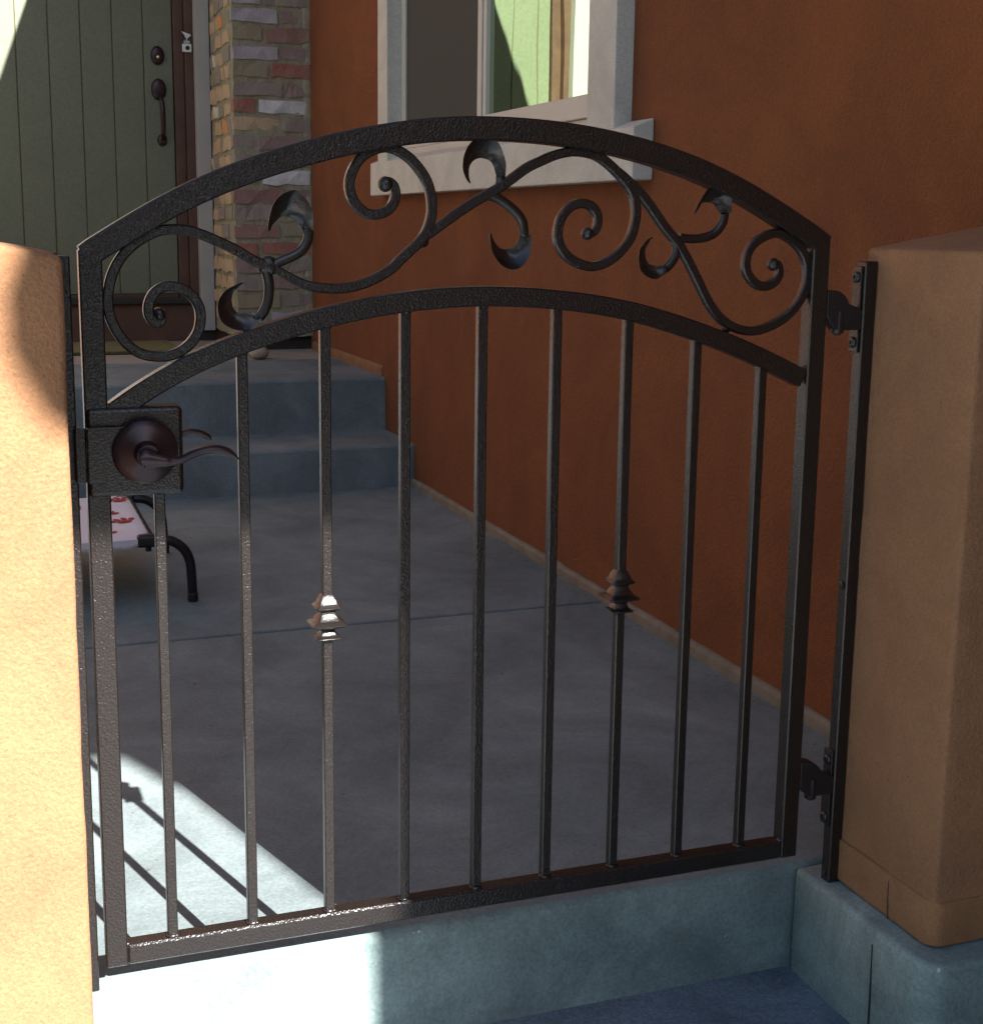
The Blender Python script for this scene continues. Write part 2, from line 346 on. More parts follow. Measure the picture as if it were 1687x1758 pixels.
# dim room behind the glass
rm = MB(); rm.box(2.9, 2.95, .8, 4.2, .0, 3.2); rm.box(1.66, 2.9, .78, .8, 0, 3.2); rm.box(1.66, 2.9, 4.2, 4.22, 0, 3.2); rm.box(1.66, 2.9, .8, 4.2, -.02, 0); rm.box(1.66, 2.9, .8, 4.2, 3.2, 3.22)
rm.build("room_lining", M['room'], house)

# ---- front door
door = bpy.data.objects.new("front_door", None); link(door, house)
DL, DR, DY, DZ0, DZ1 = -.082, .885, 5.530, .560, 2.44
MB().box(DL-.05, DR+.05, DY+.0605, DY+.09, .33, DZ1+.05).build("door_backing", M["darkgap"], door)
MB().box(DL, DR, DY+.006, DY+.045, DZ0, DZ1).build("door_core", M['groove'], door)
edges = [DL, -.016, .134, .2875, .440, .592, .7425, DR]
for i in range(7):
    MB().box(edges[i]+(.0025 if i else 0), edges[i+1]-(.0025 if i < 6 else 0), DY, DY+.008, DZ0, DZ1).build("plank", M['door'], door, bevel=.0018, seg=1)
MB().box(DL, DR, DY-.012, DY+.03, DZ0-.035, DZ0-.002).build("door_sweep", M['brown'], door, bevel=.003)
MB().box(-.17, .975, 5.44, 5.56, .322, DZ0-.04).build("threshold", M['brown'], door, bevel=.006)
MB().box(-.17, .975, 5.405, 5.47, DZ0-.048, DZ0-.018).build("threshold", M['darkgap'], door, bevel=.006)
for (a, c, cc) in ((DR+.004, .938, .98), (DL-.004, -.135, -.175)):
    s = 1 if c > a else -1
    x0, x1 = sorted((a, c)); x2, x3 = sorted((c+s*.0015, cc))
    MB().box(x0, x1, 5.500, 5.56, .36, 2.50).build("door_frame", M['brown'], door, bevel=.003)
    MB().box(x2, x3, 5.468, 5.56, .36, 2.52).build("door_frame", M['brown'], door, bevel=.003)
MB().box(-.13, .93, 5.500, 5.56, 2.444, 2.52).build("door_frame", M['brown'], door, bevel=.003)
for x0, x1 in ((.9815, 1.0515), (-.265, -.1765)):
    MB().box(x0, x1, 5.40, 5.50, .375, 2.60).build("door_trim", M['dtrim'], door, bevel=.004)
MB().box(-.265, 1.0515, 5.405, 5.50, 2.602, 2.69).build("door_trim", M['dtrim'], door, bevel=.004)
MB().box(.98, 1.056, 5.43, 5.50, .322, .374).build("shade_gap", M['darkgap'], door)  # dark strip standing in for the shade below the trim
# deadbolt and grip handle
def oval(c, rx, rz, t, name, m, dome=.5, parent=door):
    k = MB(); prof = [(1, 0), (1, -.35), (.93, -.62), (.80, -.82), (.55, -.95), (.2, -1)]
    k.lathe([(r, q*t) for r, q in prof], (0, 0, 0), 'y', 26)
    k.v = [(c[0]+x*rx, c[1]+y, c[2]+z*rz) for x, y, z in k.v]
    return k.build(name, m, parent, smooth=True)
oval((.811, DY, 1.742), .034, .046, .022, "deadbolt", M['lever'])
oval((.812, DY-.021, 1.733), .0085, .0085, .006, "key_cylinder", M['brass'])
oval((.812, DY, 1.578), .037, .053, .024, "handle_plate", M['lever'])
g = chain([(.812, DY-.018, 1.545), (.818, DY-.050, 1.525), (.822, DY-.060, 1.48), (.824, DY-.058, 1.42), (.824, DY-.050, 1.365), (.823, DY-.020, 1.335)], 5)
MB().sweep([tuple(p) for p in g], circ(.0105), (1, 0, 0), scale=[(.75+.45*math.sin(math.pi*i/(len(g)-1))) for i in range(len(g))]).build("door_handle", M['lever'], door, smooth=True)
oval((.823, DY, 1.330), .024, .030, .020, "handle_foot", M['lever'])

# ---- door chime tag hanging on the frame (little white box with round eye under a bent tab)
bell = MB(); bell.box(.926, .972, 5.455, 5.466, 1.757, 1.797); o = bell.build("doorbell", M['white'], bevel=.003)
o["label"] = "small white square device with round black hole on brown door frame"; o["category"] = "doorbell"
MB().lathe([(.0105, 0), (.0105, -.002), (.006, -.0025)], (.951, 5.4555, 1.777), 'y', 18).build("lens", M['black'], o)
MB().box(.934, .964, 5.456, 5.465, 1.798, 1.812).build("tab", M['sticker'], o, bevel=.001)
MB().sweep([(.949, 5.460, 1.811), (.950, 5.459, 1.826)], circ(.0025, 6), (0, 1, 0)).build("stem", M['white'], o)
MB().prism([(.924, 1.856), (.970, 1.842), (.968, 1.834), (.952, 1.822), (.944, 1.826), (.936, 1.840)], 'y', 5.457, 5.4625).build("bent_tab", M['white'], o, bevel=.001, seg=1)

# ---- brick entry column (front y 4.8, left return x 1.053)
col = bpy.data.objects.new("brick_column", None); link(col, house)
MB().box(1.0575, 1.4185, 4.8075, 5.4385, .385, 2.95).build("mortar_bed", M['mortar'], col, wob=.004, wscale=22, maxcut=.035)
MB().box(1.385, 1.4395, 4.803, 4.85, .385, 2.95).build("mortar_edge", M['mortar'], col, bevel=.01, wob=.004, wscale=22, maxcut=.035)
MB().box(1.07, 1.419, 4.84, 5.39, .322, .384).build("shade_gap", M['darkgap'], col)  # shade under the column, put in as a dark block
cols = {0: ('lilac','plum'), 1: ('olive','maroon'), 2: ('lilac','plum'), 3: ('olive','red'), 4: ('grey','plum'), 5: ('red','white'), 6: ('tan','grey'),
        7: ('grey','plum'), 8: ('grey','grey'), 9: ('olive','white'), 10: ('maroon','plum'), 11: ('grey','olive'), 12: ('maroon','olive'),
        13: ('red','red'), 14: ('plum','grey'), 15: ('grey','plum'), 16: ('olive','grey'), 17: ('grey','lilac')}
split = {0: 1.272, 1: 1.20, 2: 1.272, 3: 1.225, 4: 1.295, 5: 1.165, 6: 1.28, 7: 1.16, 8: 1.26, 9: 1.185, 10: 1.30, 11: 1.24, 12: 1.27, 13: 1.17, 14: 1.29, 15: 1.2, 16: 1.27, 17: 1.21}
def brick_mesh(L, H, D, seed, m):
    k = MB().box(-L/2, L/2, 0, D, -H/2, H/2)
    me = bpy.data.meshes.new("brick"); me.from_pydata(k.v, [], k.f)
    bm = bmesh.new(); bm.from_mesh(me); bmesh.ops.recalc_face_normals(bm, faces=bm.faces)
    bmesh.ops.subdivide_edges(bm, edges=[e for e in bm.edges if e.calc_length() > .1], cuts=3, use_grid_fill=True)
    for v in bm.verts: v.co += Vector((noise.noise(v.co*14+Vector((seed, 0, 0))), .8*noise.noise(v.co*14+Vector((0, seed, 0))), noise.noise(v.co*14+Vector((0, 0, seed)))))*.013
    bm.to_mesh(me); bm.free(); me.materials.append(m)
    return me
def put_brick(me, loc, rz=0, tilt=0):
    o = bpy.data.objects.new("brick", me); link(o, col); o.location = loc; o.rotation_euler = (0, tilt, rz)
for k in range(-13, 18):
    zc = 1.857-.0812*k
    if zc > 2.92: continue
    cl, cr = cols.get(k, random.choice([('grey','olive'),('plum','grey'),('maroon','tan'),('lilac','grey'),('olive','plum')]))
    sp = split.get(k, random.choice([1.2, 1.28, 1.17]))
    x0, x1 = 1.055, random.uniform(1.404, 1.418)
    fl_ = (cl in ('red',) and k == 5)
    for (a, c, cc) in ((x0, sp-.010, cl), (sp+.010, x1, cr)):
        me = brick_mesh(c-a, .058+random.uniform(-.004, .004), .045, k*3.1+a, BR[cc])
        put_brick(me, ((a+c)/2, 4.800+random.uniform(-.003, .004), zc+random.uniform(-.004, .004)), 0, random.uniform(-.02, .02))
    # left return: stretchers/headers at a steep angle, warm bounce light in their tan tones
    y = 4.862; j = 0
    pal = ['tan', 'tan', 'tan', 'grey', 'olive', 'tan']
    while y < 5.36:
        L = min(random.choice([.09, .19, .14]), 5.39-y)
        if L < .05: break
        c = random.choice(pal)
        if k in (2, 5) and j == 2: c = 'pale'
        if k in (9,) and j in (1, 2): c = 'pale'
        if k in (-1+1, 5+1) and j == 1: c = 'orange'
        if k in (13,) and j == 0: c = 'orange'
        me = brick_mesh(L-.012, .058, .045, k*1.7+y, BR[c])
        put_brick(me, (1.0505+random.uniform(-.003, .003), y+L/2, zc+random.uniform(-.004, .004)), -math.pi/2, 0)
        y += L; j += 1

# ================================================================== PIERS (own things)
def pier(xi, xo, label, d):
    """stucco pier: inner edge xi, running out to xo; top climbs away from the gate"""
    s = 1 if xo > xi else -1
    sl = .205 if s > 0 else .235
    e = empty("gate_pier", label, "pillar", "stucco piers on either side of the gate")
    zt = .893 if s > 0 else .889
    bm_ = MB(); z0 = -.045
    poly = [(xi, z0), (xo, z0), (xo, zt+sl*abs(xo-xi)*.8), (xi, zt)]
    o = bm_.prism(poly, 'y', -.2085, .030).build("stucco_body", M['stucco'], e, bevel=.0065, seg=3, wob=.0016, wscale=10, maxcut=.03)
    return e
pr = pier(1.0792, 1.4195, "dark shaded peach stucco pier behind the hinge post, right of the gate", 1)
foot = MB().prism(rounded(1.0745, -.2130, 1.4195, .034, .022, 0), 'z', -.0495, .016)
foot.build("stucco_foot", M['stucco_foot'], pr, bevel=.0035, seg=3, wob=.0007, wscale=12, maxcut=.03)
MB().prism([(-.1225, -.049), (-.1200, -.049), (-.1175, -.020), (-.1180, .006), (-.1187, -.018)], 'x', 1.0736, 1.0772).build("crack", M['darkgap'], pr)
pl = pier(-.0305, -.52, "sunlit pale peach stucco pier beside the latch side of the gate", 1)
MB().box(-.52, -.0335, -.206, .03, GZ-.02, -.047).build("concrete_foot", M['kerb'], pl, bevel=.01, seg=3)
gw = MB().prism([(-3.2, GZ), (-.525, GZ), (-.525, 1.0), (-.70, 1.06), (-.85, 1.18), (-1.0, 1.42), (-1.15, 1.72), (-1.3, 1.88), (-1.5, 1.95), (-3.2, 1.95)], 'y', -.16, -.02); tag(gw.build("garden_wall", M['stucco'], bevel=.01), "unseen peach stucco garden wall raised left of the pier to shade the courtyard", "wall")  # out of view, raised high to shade the courtyard floor and cut bounce

# ================================================================== JAMB POSTS
rj = MB().box(1.0585, 1.0788, .0, .020, -.057, .875).build("hinge_post", M['iron'], bevel=.0016, seg=1)
tag(rj, "dark bronze square post with hinges fixed to the shaded right pier", "post", "gate posts fixed to the piers")
lj = MB().box(-.0300, -.0095, .002, .024, -.030, .884).build("latch_post", M['iron'], bevel=.0016, seg=1)
tag(lj, "thin dark bronze post fixed to the sunlit left pier beside the latch", "post", "gate posts fixed to the piers")
MB().box(-.0360, -.0240, -.004, .012, .8845, .8875).build("post_cap", M['iron'], lj)
MB().lathe([(.0045, 0), (.0045, -.002), (.002, -.0026)], (1.0583, .011, -.042), 'x', 10).build("screw", M['bolt'], rj)
MB().lathe([(.0060, 0), (.0060, -.0022), (.003, -.003)], (1.0583, .010, .409), 'x', 12).build("screw", M['black'], rj)
# ================================================================== GATE
gate = empty("iron_gate", "arched dark bronze wrought iron gate with scrolls, nine pickets and lever handle", "gate")
TW = .0265
GY0, GY1 = .0, .0245
MB().box(.0, TW, GY0, GY1, .0, .8915).build("stile", M['iron'], gate, bevel=.0018, seg=1)
MB().box(1-TW, 1.0, GY0, GY1, .0, .9055).build("stile", M['iron'], gate, bevel=.0018, seg=1)
MB().box(TW+.0002, 1-TW-.0002, GY0+.0002, GY1-.0002, .0, TW).build("bottom_rail", M['iron'], gate, bevel=.0026, seg=1)
def arch(name, pts, th, y0, y1):
    P = smooth_pts(chain([(x, (y0+y1)/2, z) for x, z in pts], 8), 6)
    return MB().sweep([tuple(p) for p in P], cham(th, y1-y0, .0018), (0, 1, 0)).build(name, M['iron'], gate, smooth=True)
def circ_arch(cx_, cz, R_, xs): return [(x, cz+math.sqrt(R_*R_-(x-cx_)**2)) for x in xs]
xs = [i/20 for i in range(21)]
# top arch: outer edge measured through these points, centreline 13.5 mm inside
outer = [(-.002, .8945), (.0655, .9370), (.1325, .9735), (.21, 1.003), (.2909, 1.0270), (.3924, 1.0487), (.4813, 1.0550), (.5655, 1.0535), (.6496, 1.0455), (.737, 1.028), (.8227, 1.0025), (.912, .9610), (1.002, .9095)]
def inset(P, d):
    out = []
    for i in range(len(P)):
        a = Vector(P[max(i-1, 0)]); c = Vector(P[min(i+1, len(P)-1)]); t = (c-a).normalized()
        out.append((P[i][0]+t.y*d, P[i][1]-t.x*d))
    return out
oc = smooth_pts(chain([(x, z, 0) for x, z in outer], 6), 30)
oc = [(p.x, p.y) for p in oc]
def arch2(name, oc, th, y0, y1, x0, x1):
    ic = inset(oc, th)
    ic = [(min(max(x, x0), x1), z) for x, z in ic]; oc = [(min(max(x, x0), x1), z) for x, z in oc]
    n = len(oc); v = []; c = .0017
    for (o, i) in zip(oc, ic):
        o = Vector(o); i = Vector(i); u = (i-o).normalized()*c
        v += [(o.x, y0+c, o.y), ((o+u).x, y0, (o+u).y), ((i-u).x, y0, (i-u).y), (i.x, y0+c, i.y), (i.x, y1-c, i.y), ((i-u).x, y1, (i-u).y), ((o+u).x, y1, (o+u).y), (o.x, y1-c, o.y)]
    f = [(a*8+j, a*8+(j+1) % 8, (a+1)*8+(j+1) % 8, (a+1)*8+j) for a in range(n-1) for j in range(8)]
    f += [tuple(range(8))[::-1], tuple((n-1)*8+j for j in range(8))]
    return MB().add(v, f).build(name, M['iron'], gate, smooth=True, sharp=32)
arch2("top_arch", oc, .0290, -.0006, GY1+.0006, 0, 1)
lower = [(.0262, .7120), (.0562, .7335), (.115, .7670), (.1826, .7930), (.2747, .8205), (.37, .8390), (.4693, .8468), (.56, .8445), (.656, .8335), (.72, .8205), (.778, .8035), (.85, .7800), (.92, .7515), (.9735, .7260)]
lc = smooth_pts(chain([(x, z, 0) for x, z in lower], 6), 30); lc = [(p.x, p.y) for p in lc]
arch2("lower_arch", lc, .0250, .0004, GY1-.0004, TW+.0003, 1-TW-.0003)
def lower_z(x, off=.0245):
    best = min(lc, key=lambda p: abs(p[0]-x)); return best[1]-off
PX = [.0840+.10290*i for i in range(9)]
PW = .0128; PC = .0125
def knuckle(parent, x):
    prof = [(.0068, .0), (.0105, .001), (.0155, .003), (.0160, .0045), (.0110, .007), (.0090, .011), (.0085, .0150),
            (.0118, .0165), (.0215, .0205), (.0232, .0222), (.0190, .0250), (.0150, .0272), (.0128, .0310), (.0098, .0350), (.0095, .0400),
            (.0160, .0425), (.0172, .0445), (.0120, .0490), (.0110, .0530), (.0082, .0580), (.0068, .0605)]
    v = []; f = []
    for r, t in prof:
        c = .82 if r > .012 else .9
        v += [(x+a*r, PC+q*r, .3990+t) for a, q in ((-1, -c), (-c, -1), (c, -1), (1, -c), (1, c), (c, 1), (-c, 1), (-1, c))]
    n = 8
    f = [(i*n+j, i*n+(j+1) % n, (i+1)*n+(j+1) % n, (i+1)*n+j) for i in range(len(prof)-1) for j in range(n)]
    f += [tuple(range(n))[::-1], tuple((len(prof)-1)*n+j for j in range(n))]
    return MB().add(v, f).build("knuckle", M['iron_smooth'], parent, bevel=.0006, seg=1)
for i, x in enumerate(PX):
    top = lower_z(x)+.001 if i else .6045
    k = MB().box(x-PW/2, x+PW/2, PC-PW/2, PC+PW/2, TW-.0002, top)
    p = k.build("picket", M['iron'], gate, bevel=.0013, seg=1)
    wd = MB().ball((x-.001, PC-PW/2-.0005, TW+.0012), .0042, 8, (1.5, .8, .75)).ball((x+.004, PC-PW/2, TW+.001), .003, 8, (1.3, .8, .8)).ball((x-.0066, PC-.002, TW+.001), .0028, 8, (.8, 1.6, .8))
    wd.build("weld_bead", M['iron_smooth'], p, smooth=True)
    MB().ball((x+.002, PC-PW/2, top-.001), .0035, 8, (1.6, .8, .8)).build("weld_bead", M['iron_smooth'], p, smooth=True)
    if i in (2, 6): knuckle(p, x)
for (wx, wz, r) in ((TW, .0275, .004), (1-TW, .0275, .0045)):
    MB().ball((wx, .006, wz), r, 8, (1.2, 1.2, .8)).build("weld_bead", M['iron_smooth'], gate, smooth=True)
# ---- scroll work
S = {
    'S1': [(0.225, 0.8709), (0.2372, 0.8774), (0.2508, 0.8827), (0.2618, 0.8892), (0.2687, 0.8985), (0.2716, 0.909), (0.2689, 0.9182)],
    'L1o': [(0.2764, 0.9143), (0.2758, 0.9248), (0.2746, 0.9366), (0.2666, 0.9495), (0.2572, 0.9585), (0.2492, 0.961), (0.2384, 0.957), (0.2302, 0.9504), (0.2247, 0.9413), (0.2218, 0.927), (0.2207, 0.9166), (0.2223, 0.9121)],
    'L1i': [(0.2608, 0.9168), (0.2581, 0.9234), (0.2528, 0.9273), (0.2474, 0.9298), (0.242, 0.9304), (0.2379, 0.9291), (0.2339, 0.9258), (0.2305, 0.9225), (0.2271, 0.9186), (0.2257, 0.9154), (0.2243, 0.9134), (0.2229, 0.9123)],
    'S2': [(0.2181, 0.8682), (0.2219, 0.8524), (0.2217, 0.8392), (0.2194, 0.8259), (0.2131, 0.8141), (0.2077, 0.8089)],
    'L2o': [(0.213, 0.8061), (0.2035, 0.801), (0.1926, 0.7958), (0.1806, 0.7961), (0.1674, 0.8016), (0.1597, 0.8109), (0.1573, 0.8241), (0.1602, 0.8345), (0.1683, 0.8436), (0.179, 0.8487), (0.1871, 0.852), (0.1924, 0.8519)],
    'L2i': [(0.2024, 0.8169), (0.1984, 0.8156), (0.1917, 0.8157), (0.185, 0.8158), (0.1804, 0.8192), (0.1779, 0.8238), (0.1767, 0.8304), (0.1772, 0.8357), (0.1795, 0.8409), (0.1843, 0.8461), (0.1883, 0.8493), (0.1924, 0.8515)],
    'S3': [(0.5149, 0.9653), (0.5185, 0.9739), (0.5184, 0.9824)],
    'L3o': [(0.524, 0.9825), (0.5233, 0.9994), (0.516, 1.0161), (0.5066, 1.026), (0.4937, 1.0299), (0.4809, 1.027), (0.4701, 1.0167), (0.4648, 1.0016), (0.4658, 0.9882), (0.4696, 0.9807), (0.4733, 0.9757), (0.477, 0.9724)],
    'L3i': [(0.5119, 0.9823), (0.5089, 0.9941), (0.5051, 0.9999), (0.5005, 1.0027), (0.4922, 1.0038), (0.4849, 1.0017), (0.4794, 0.9969), (0.4759, 0.9901), (0.4754, 0.9858), (0.4759, 0.9817), (0.4769, 0.9775), (0.4779, 0.9733)],
    'S4': [(0.5030, 0.9590), (0.5165, 0.9540), (0.5283, 0.9467), (0.5397, 0.9382), (0.5483, 0.928), (0.5514, 0.9159), (0.5516, 0.9072)],
    'L4o': [(0.5595, 0.9107), (0.5594, 0.8934), (0.554, 0.8794), (0.5428, 0.869), (0.5296, 0.8664), (0.5163, 0.8725), (0.5067, 0.8847), (0.5032, 0.8985), (0.5027, 0.9054), (0.503, 0.9088), (0.5041, 0.9105), (0.5054, 0.9114)],
    'L4i': [(0.5449, 0.909), (0.5404, 0.8968), (0.5348, 0.8933), (0.5292, 0.8916), (0.5245, 0.8916), (0.5188, 0.8933), (0.5141, 0.8968), (0.5112, 0.9002), (0.5093, 0.9037), (0.5077, 0.9071), (0.5068, 0.9093), (0.506, 0.911)],
    'S5': [(0.7733, 0.9066), (0.7919, 0.905), (0.8105, 0.9067), (0.8271, 0.9133), (0.8378, 0.9265), (0.8401, 0.938)],
    'L5o': [(0.8481, 0.9397), (0.8469, 0.9527), (0.8445, 0.9625), (0.8375, 0.9705), (0.826, 0.9752), (0.8166, 0.9758), (0.8058, 0.9684), (0.7989, 0.957), (0.7938, 0.9457), (0.7925, 0.9416), (0.7923, 0.9392), (0.7934, 0.9379)],
    'L5i': [(0.8311, 0.9395), (0.8274, 0.946), (0.8234, 0.9516), (0.8177, 0.9527), (0.8121, 0.9531), (0.8084, 0.9529), (0.8047, 0.9519), (0.8015, 0.949), (0.7991, 0.9449), (0.7974, 0.9416), (0.796, 0.9395), (0.7945, 0.9381)],
    'S6': [(0.77, 0.8969), (0.7687, 0.8838), (0.7618, 0.8724), (0.7547, 0.8659)],
    'L6o': [(0.7566, 0.8626), (0.7513, 0.8586), (0.7386, 0.853), (0.7257, 0.8547), (0.7145, 0.8628), (0.7095, 0.8758), (0.7108, 0.8903), (0.7168, 0.8984), (0.7221, 0.9032), (0.7275, 0.9062), (0.7311, 0.9073), (0.7332, 0.9071)],
    'L6i': [(0.7544, 0.8716), (0.7453, 0.87), (0.7389, 0.8701), (0.7324, 0.8717), (0.7277, 0.8758), (0.7244, 0.8806), (0.7226, 0.8887), (0.7234, 0.8936), (0.7259, 0.8984), (0.7285, 0.9016), (0.7312, 0.9046), (0.7336, 0.9065)],
    'A': [(0.2182, 0.8721), (0.2022, 0.8787), (0.1878, 0.8878), (0.1708, 0.8963), (0.1552, 0.9033), (0.1385, 0.9099), (0.1257, 0.9132), (0.1116, 0.9143), (0.0962, 0.9133), (0.0834, 0.9088), (0.0705, 0.9018), (0.0576, 0.8917), (0.0465, 0.879), (0.0378, 0.8626), (0.0334, 0.8461), (0.0316, 0.8308), (0.0336, 0.8155), (0.0381, 0.8025), (0.0465, 0.7882), (0.0575, 0.7763), (0.0701, 0.7689), (0.0867, 0.7658), (0.1022, 0.7668), (0.1181, 0.7736), (0.1301, 0.7852), (0.137, 0.7982), (0.139, 0.8139), (0.1364, 0.827), (0.1289, 0.8375), (0.1187, 0.8453), (0.1059, 0.8487), (0.0942, 0.8469), (0.0851, 0.8405), (0.0797, 0.8315), (0.0777, 0.8212), (0.0797, 0.8122), (0.0853, 0.8056), (0.0911, 0.8055), (0.0938, 0.8113), (0.0908, 0.8159)],
    'B': [(0.225, 0.8709), (0.2505, 0.8562), (0.2681, 0.8481), (0.2874, 0.8446), (0.311, 0.8438), (0.3335, 0.8476), (0.3547, 0.8556), (0.376, 0.8676), (0.3843, 0.8764), (0.4058, 0.8949), (0.4183, 0.9085), (0.4255, 0.9254), (0.4281, 0.944), (0.4235, 0.9691), (0.4126, 0.9872), (0.3966, 1.0035), (0.3771, 1.0129), (0.3631, 1.0134), (0.3457, 1.0073), (0.3318, 0.9955), (0.323, 0.9774), (0.3221, 0.9643), (0.3263, 0.9512), (0.335, 0.9397), (0.3472, 0.9332), (0.363, 0.9342), (0.3754, 0.9426), (0.3807, 0.9552), (0.3789, 0.9684), (0.3701, 0.9741), (0.3675, 0.9699)],
    'C': [(0.4166, 0.9051), (0.4274, 0.9119), (0.4436, 0.9239), (0.4636, 0.9376), (0.4891, 0.9531), (0.513, 0.9653), (0.5315, 0.9775), (0.5537, 0.9932), (0.5698, 1.0002), (0.5906, 1.0094), (0.6148, 1.0143), (0.6312, 1.0139), (0.6511, 1.0099), (0.6698, 0.9978), (0.6835, 0.9862), (0.6957, 0.9745), (0.7037, 0.9626), (0.7077, 0.9477), (0.7082, 0.9326), (0.7038, 0.9114), (0.6933, 0.8947), (0.6769, 0.8796), (0.6553, 0.8698), (0.6385, 0.8698), (0.62, 0.8767), (0.6065, 0.8872), (0.5979, 0.9036), (0.5984, 0.9199), (0.6037, 0.9348), (0.6166, 0.9467), (0.6297, 0.9498), (0.643, 0.947), (0.6516, 0.9381), (0.6544, 0.9262), (0.649, 0.9127), (0.639, 0.9112)],
    'D': [(0.6698, 0.9978), (0.6869, 0.9863), (0.7043, 0.9716), (0.7219, 0.9553), (0.738, 0.9359), (0.7543, 0.9162), (0.7688, 0.9025), (0.7856, 0.8789), (0.8017, 0.8525), (0.8181, 0.8242), (0.8342, 0.804), (0.8521, 0.7903), (0.8738, 0.7823), (0.8952, 0.781), (0.9183, 0.7874), (0.9413, 0.799), (0.96, 0.8175), (0.9706, 0.8395), (0.9731, 0.8633), (0.9658, 0.8853), (0.951, 0.9004), (0.9328, 0.9104), (0.9189, 0.9137), (0.9018, 0.9087), (0.885, 0.8987), (0.8761, 0.8837), (0.8751, 0.8671), (0.8816, 0.8537), (0.8957, 0.8427), (0.9094, 0.8417), (0.9227, 0.8484), (0.9289, 0.8601), (0.9252, 0.8719), (0.9175, 0.8711)],
    'LEV': [(0.0562, 0.6543), (0.0613, 0.6548), (0.069, 0.6537), (0.0794, 0.6525), (0.0897, 0.6513), (0.0989, 0.6512), (0.1068, 0.6532), (0.1161, 0.6574), (0.1254, 0.6603), (0.1361, 0.6622), (0.1454, 0.6618), (0.1546, 0.6589), (0.1626, 0.6545), (0.1685, 0.6499)],
    'LEV2': [(0.1288, 0.6625), (0.1402, 0.6617), (0.1488, 0.6594), (0.1559, 0.6555), (0.1601, 0.6516)],
}
YM = .0132
def scroll(pts, ball_r, thin=None, w=.0122, d=.0115):
    P = smooth_pts(chain([(x, YM, z) for x, z in pts], 4), 3)
    n = len(P); sc_ = []
    for i in range(n):
        q = i/(n-1); s = 1.0
        if ball_r and i > n-14: s = 1-.22*((i-(n-14))/14)
        if thin and i < 10: s = thin+(1-thin)*i/10
        sc_.append((s, s))
    m = MB().sweep([tuple(p) for p in P], cham(w, d, .0018), (0, 1, 0), scale=sc_)
    if ball_r: e = P[-1]; m.ball((e.x, YM-.001, e.z), ball_r, 10, (1, 1.15, 1.05))
    return m.build("scroll", M['iron'], gate, smooth=True, sharp=32)
scroll(S['A'], .0080); scroll(S['B'], .0092, .75); scroll(S['C'], .0080, .8); scroll(S['D'], .0085, .8)
def leaf(stem, outer, inner):
    P = smooth_pts(chain([(x, YM, z) for x, z in stem], 5), 2)
    tip_out, tip_in = Vector(outer[0]), Vector(inner[0])
    P.append(Vector(((tip_out.x+tip_in.x)/2, YM-.001, (tip_out.y+tip_in.y)/2)))
    st = MB().sweep([tuple(p) for p in P], cham(.0118, .0108, .0030), (0, 1, 0), scale=[(1, 1-.45*i/(len(P)-1)) for i in range(len(P))])
    st.build("leaf_stem", M['iron_smooth'], gate, smooth=True)
    O = chain([(x, 0, z) for x, z in outer], 3); I = chain([(x, 0, z) for x, z in inner], 3)
    n = len(O); K = 9; v = []
    for side in (0, 1):
        for a in range(n):
            wdt = (O[a]-I[a]).length; q = a/(n-1)
            for j in range(K):
                t = j/(K-1); p = O[a].lerp(I[a], t)
                cup = math.sin(math.pi*t)*wdt*.16*min(1, q*4+.1)
                ham = .0012*noise.noise(Vector((p.x*130, side*7, p.z*130)))
                th = .0026*(1-.5*abs(2*t-1)**4)
                y = YM-.0065*q*math.sin(math.pi*min(1, q*1.15))-.003+cup+ham+(wdt*.62)*(t-.5)*min(1, q*3+.15)
                v.append((p.x, y+(th if side else 0), p.z))
    f = []
    N_ = n*K
    for a in range(n-1):
        for j in range(K-1):
            q = (a*K+j, a*K+j+1, (a+1)*K+j+1, (a+1)*K+j); f.append(q); f.append(tuple(N_+i for i in q[::-1]))
        for j in (0, K-1):
            q = (a*K+j, (a+1)*K+j, N_+(a+1)*K+j, N_+a*K+j); f.append(q if j else q[::-1])
    for a in (0, n-1):
        for j in range(K-1):
            q = (a*K+j, a*K+j+1, N_+a*K+j+1, N_+a*K+j); f.append(q if a else q[::-1])
    return MB().add(v, f).build("leaf", M['iron_smooth'], gate, smooth=True)
for i in '123456': leaf(S['S'+i], S['L'+i+'o'], S['L'+i+'i'])
# weld lumps where the scrolls meet
for (x, z, r) in ((.2215, .8715, .0120), (.4155, .9010, .0080), (.5060, .9590, .0080), (.7000, .9700, .0080), (.7700, .9010, .0088), (.0715, .9085, .0055), (.0290, .8235, .0060), (.3790, 1.0195, .0055), (.6100, 1.0215, .0050), (.8500, .7850, .0060), (.9700, .8400, .0050), (.1930, .7960, .004)):
    MB().ball((x, YM-.0005, z), r, 10, (1.1, .50, 1)).build("weld_bead", M['iron'], gate, smooth=True)
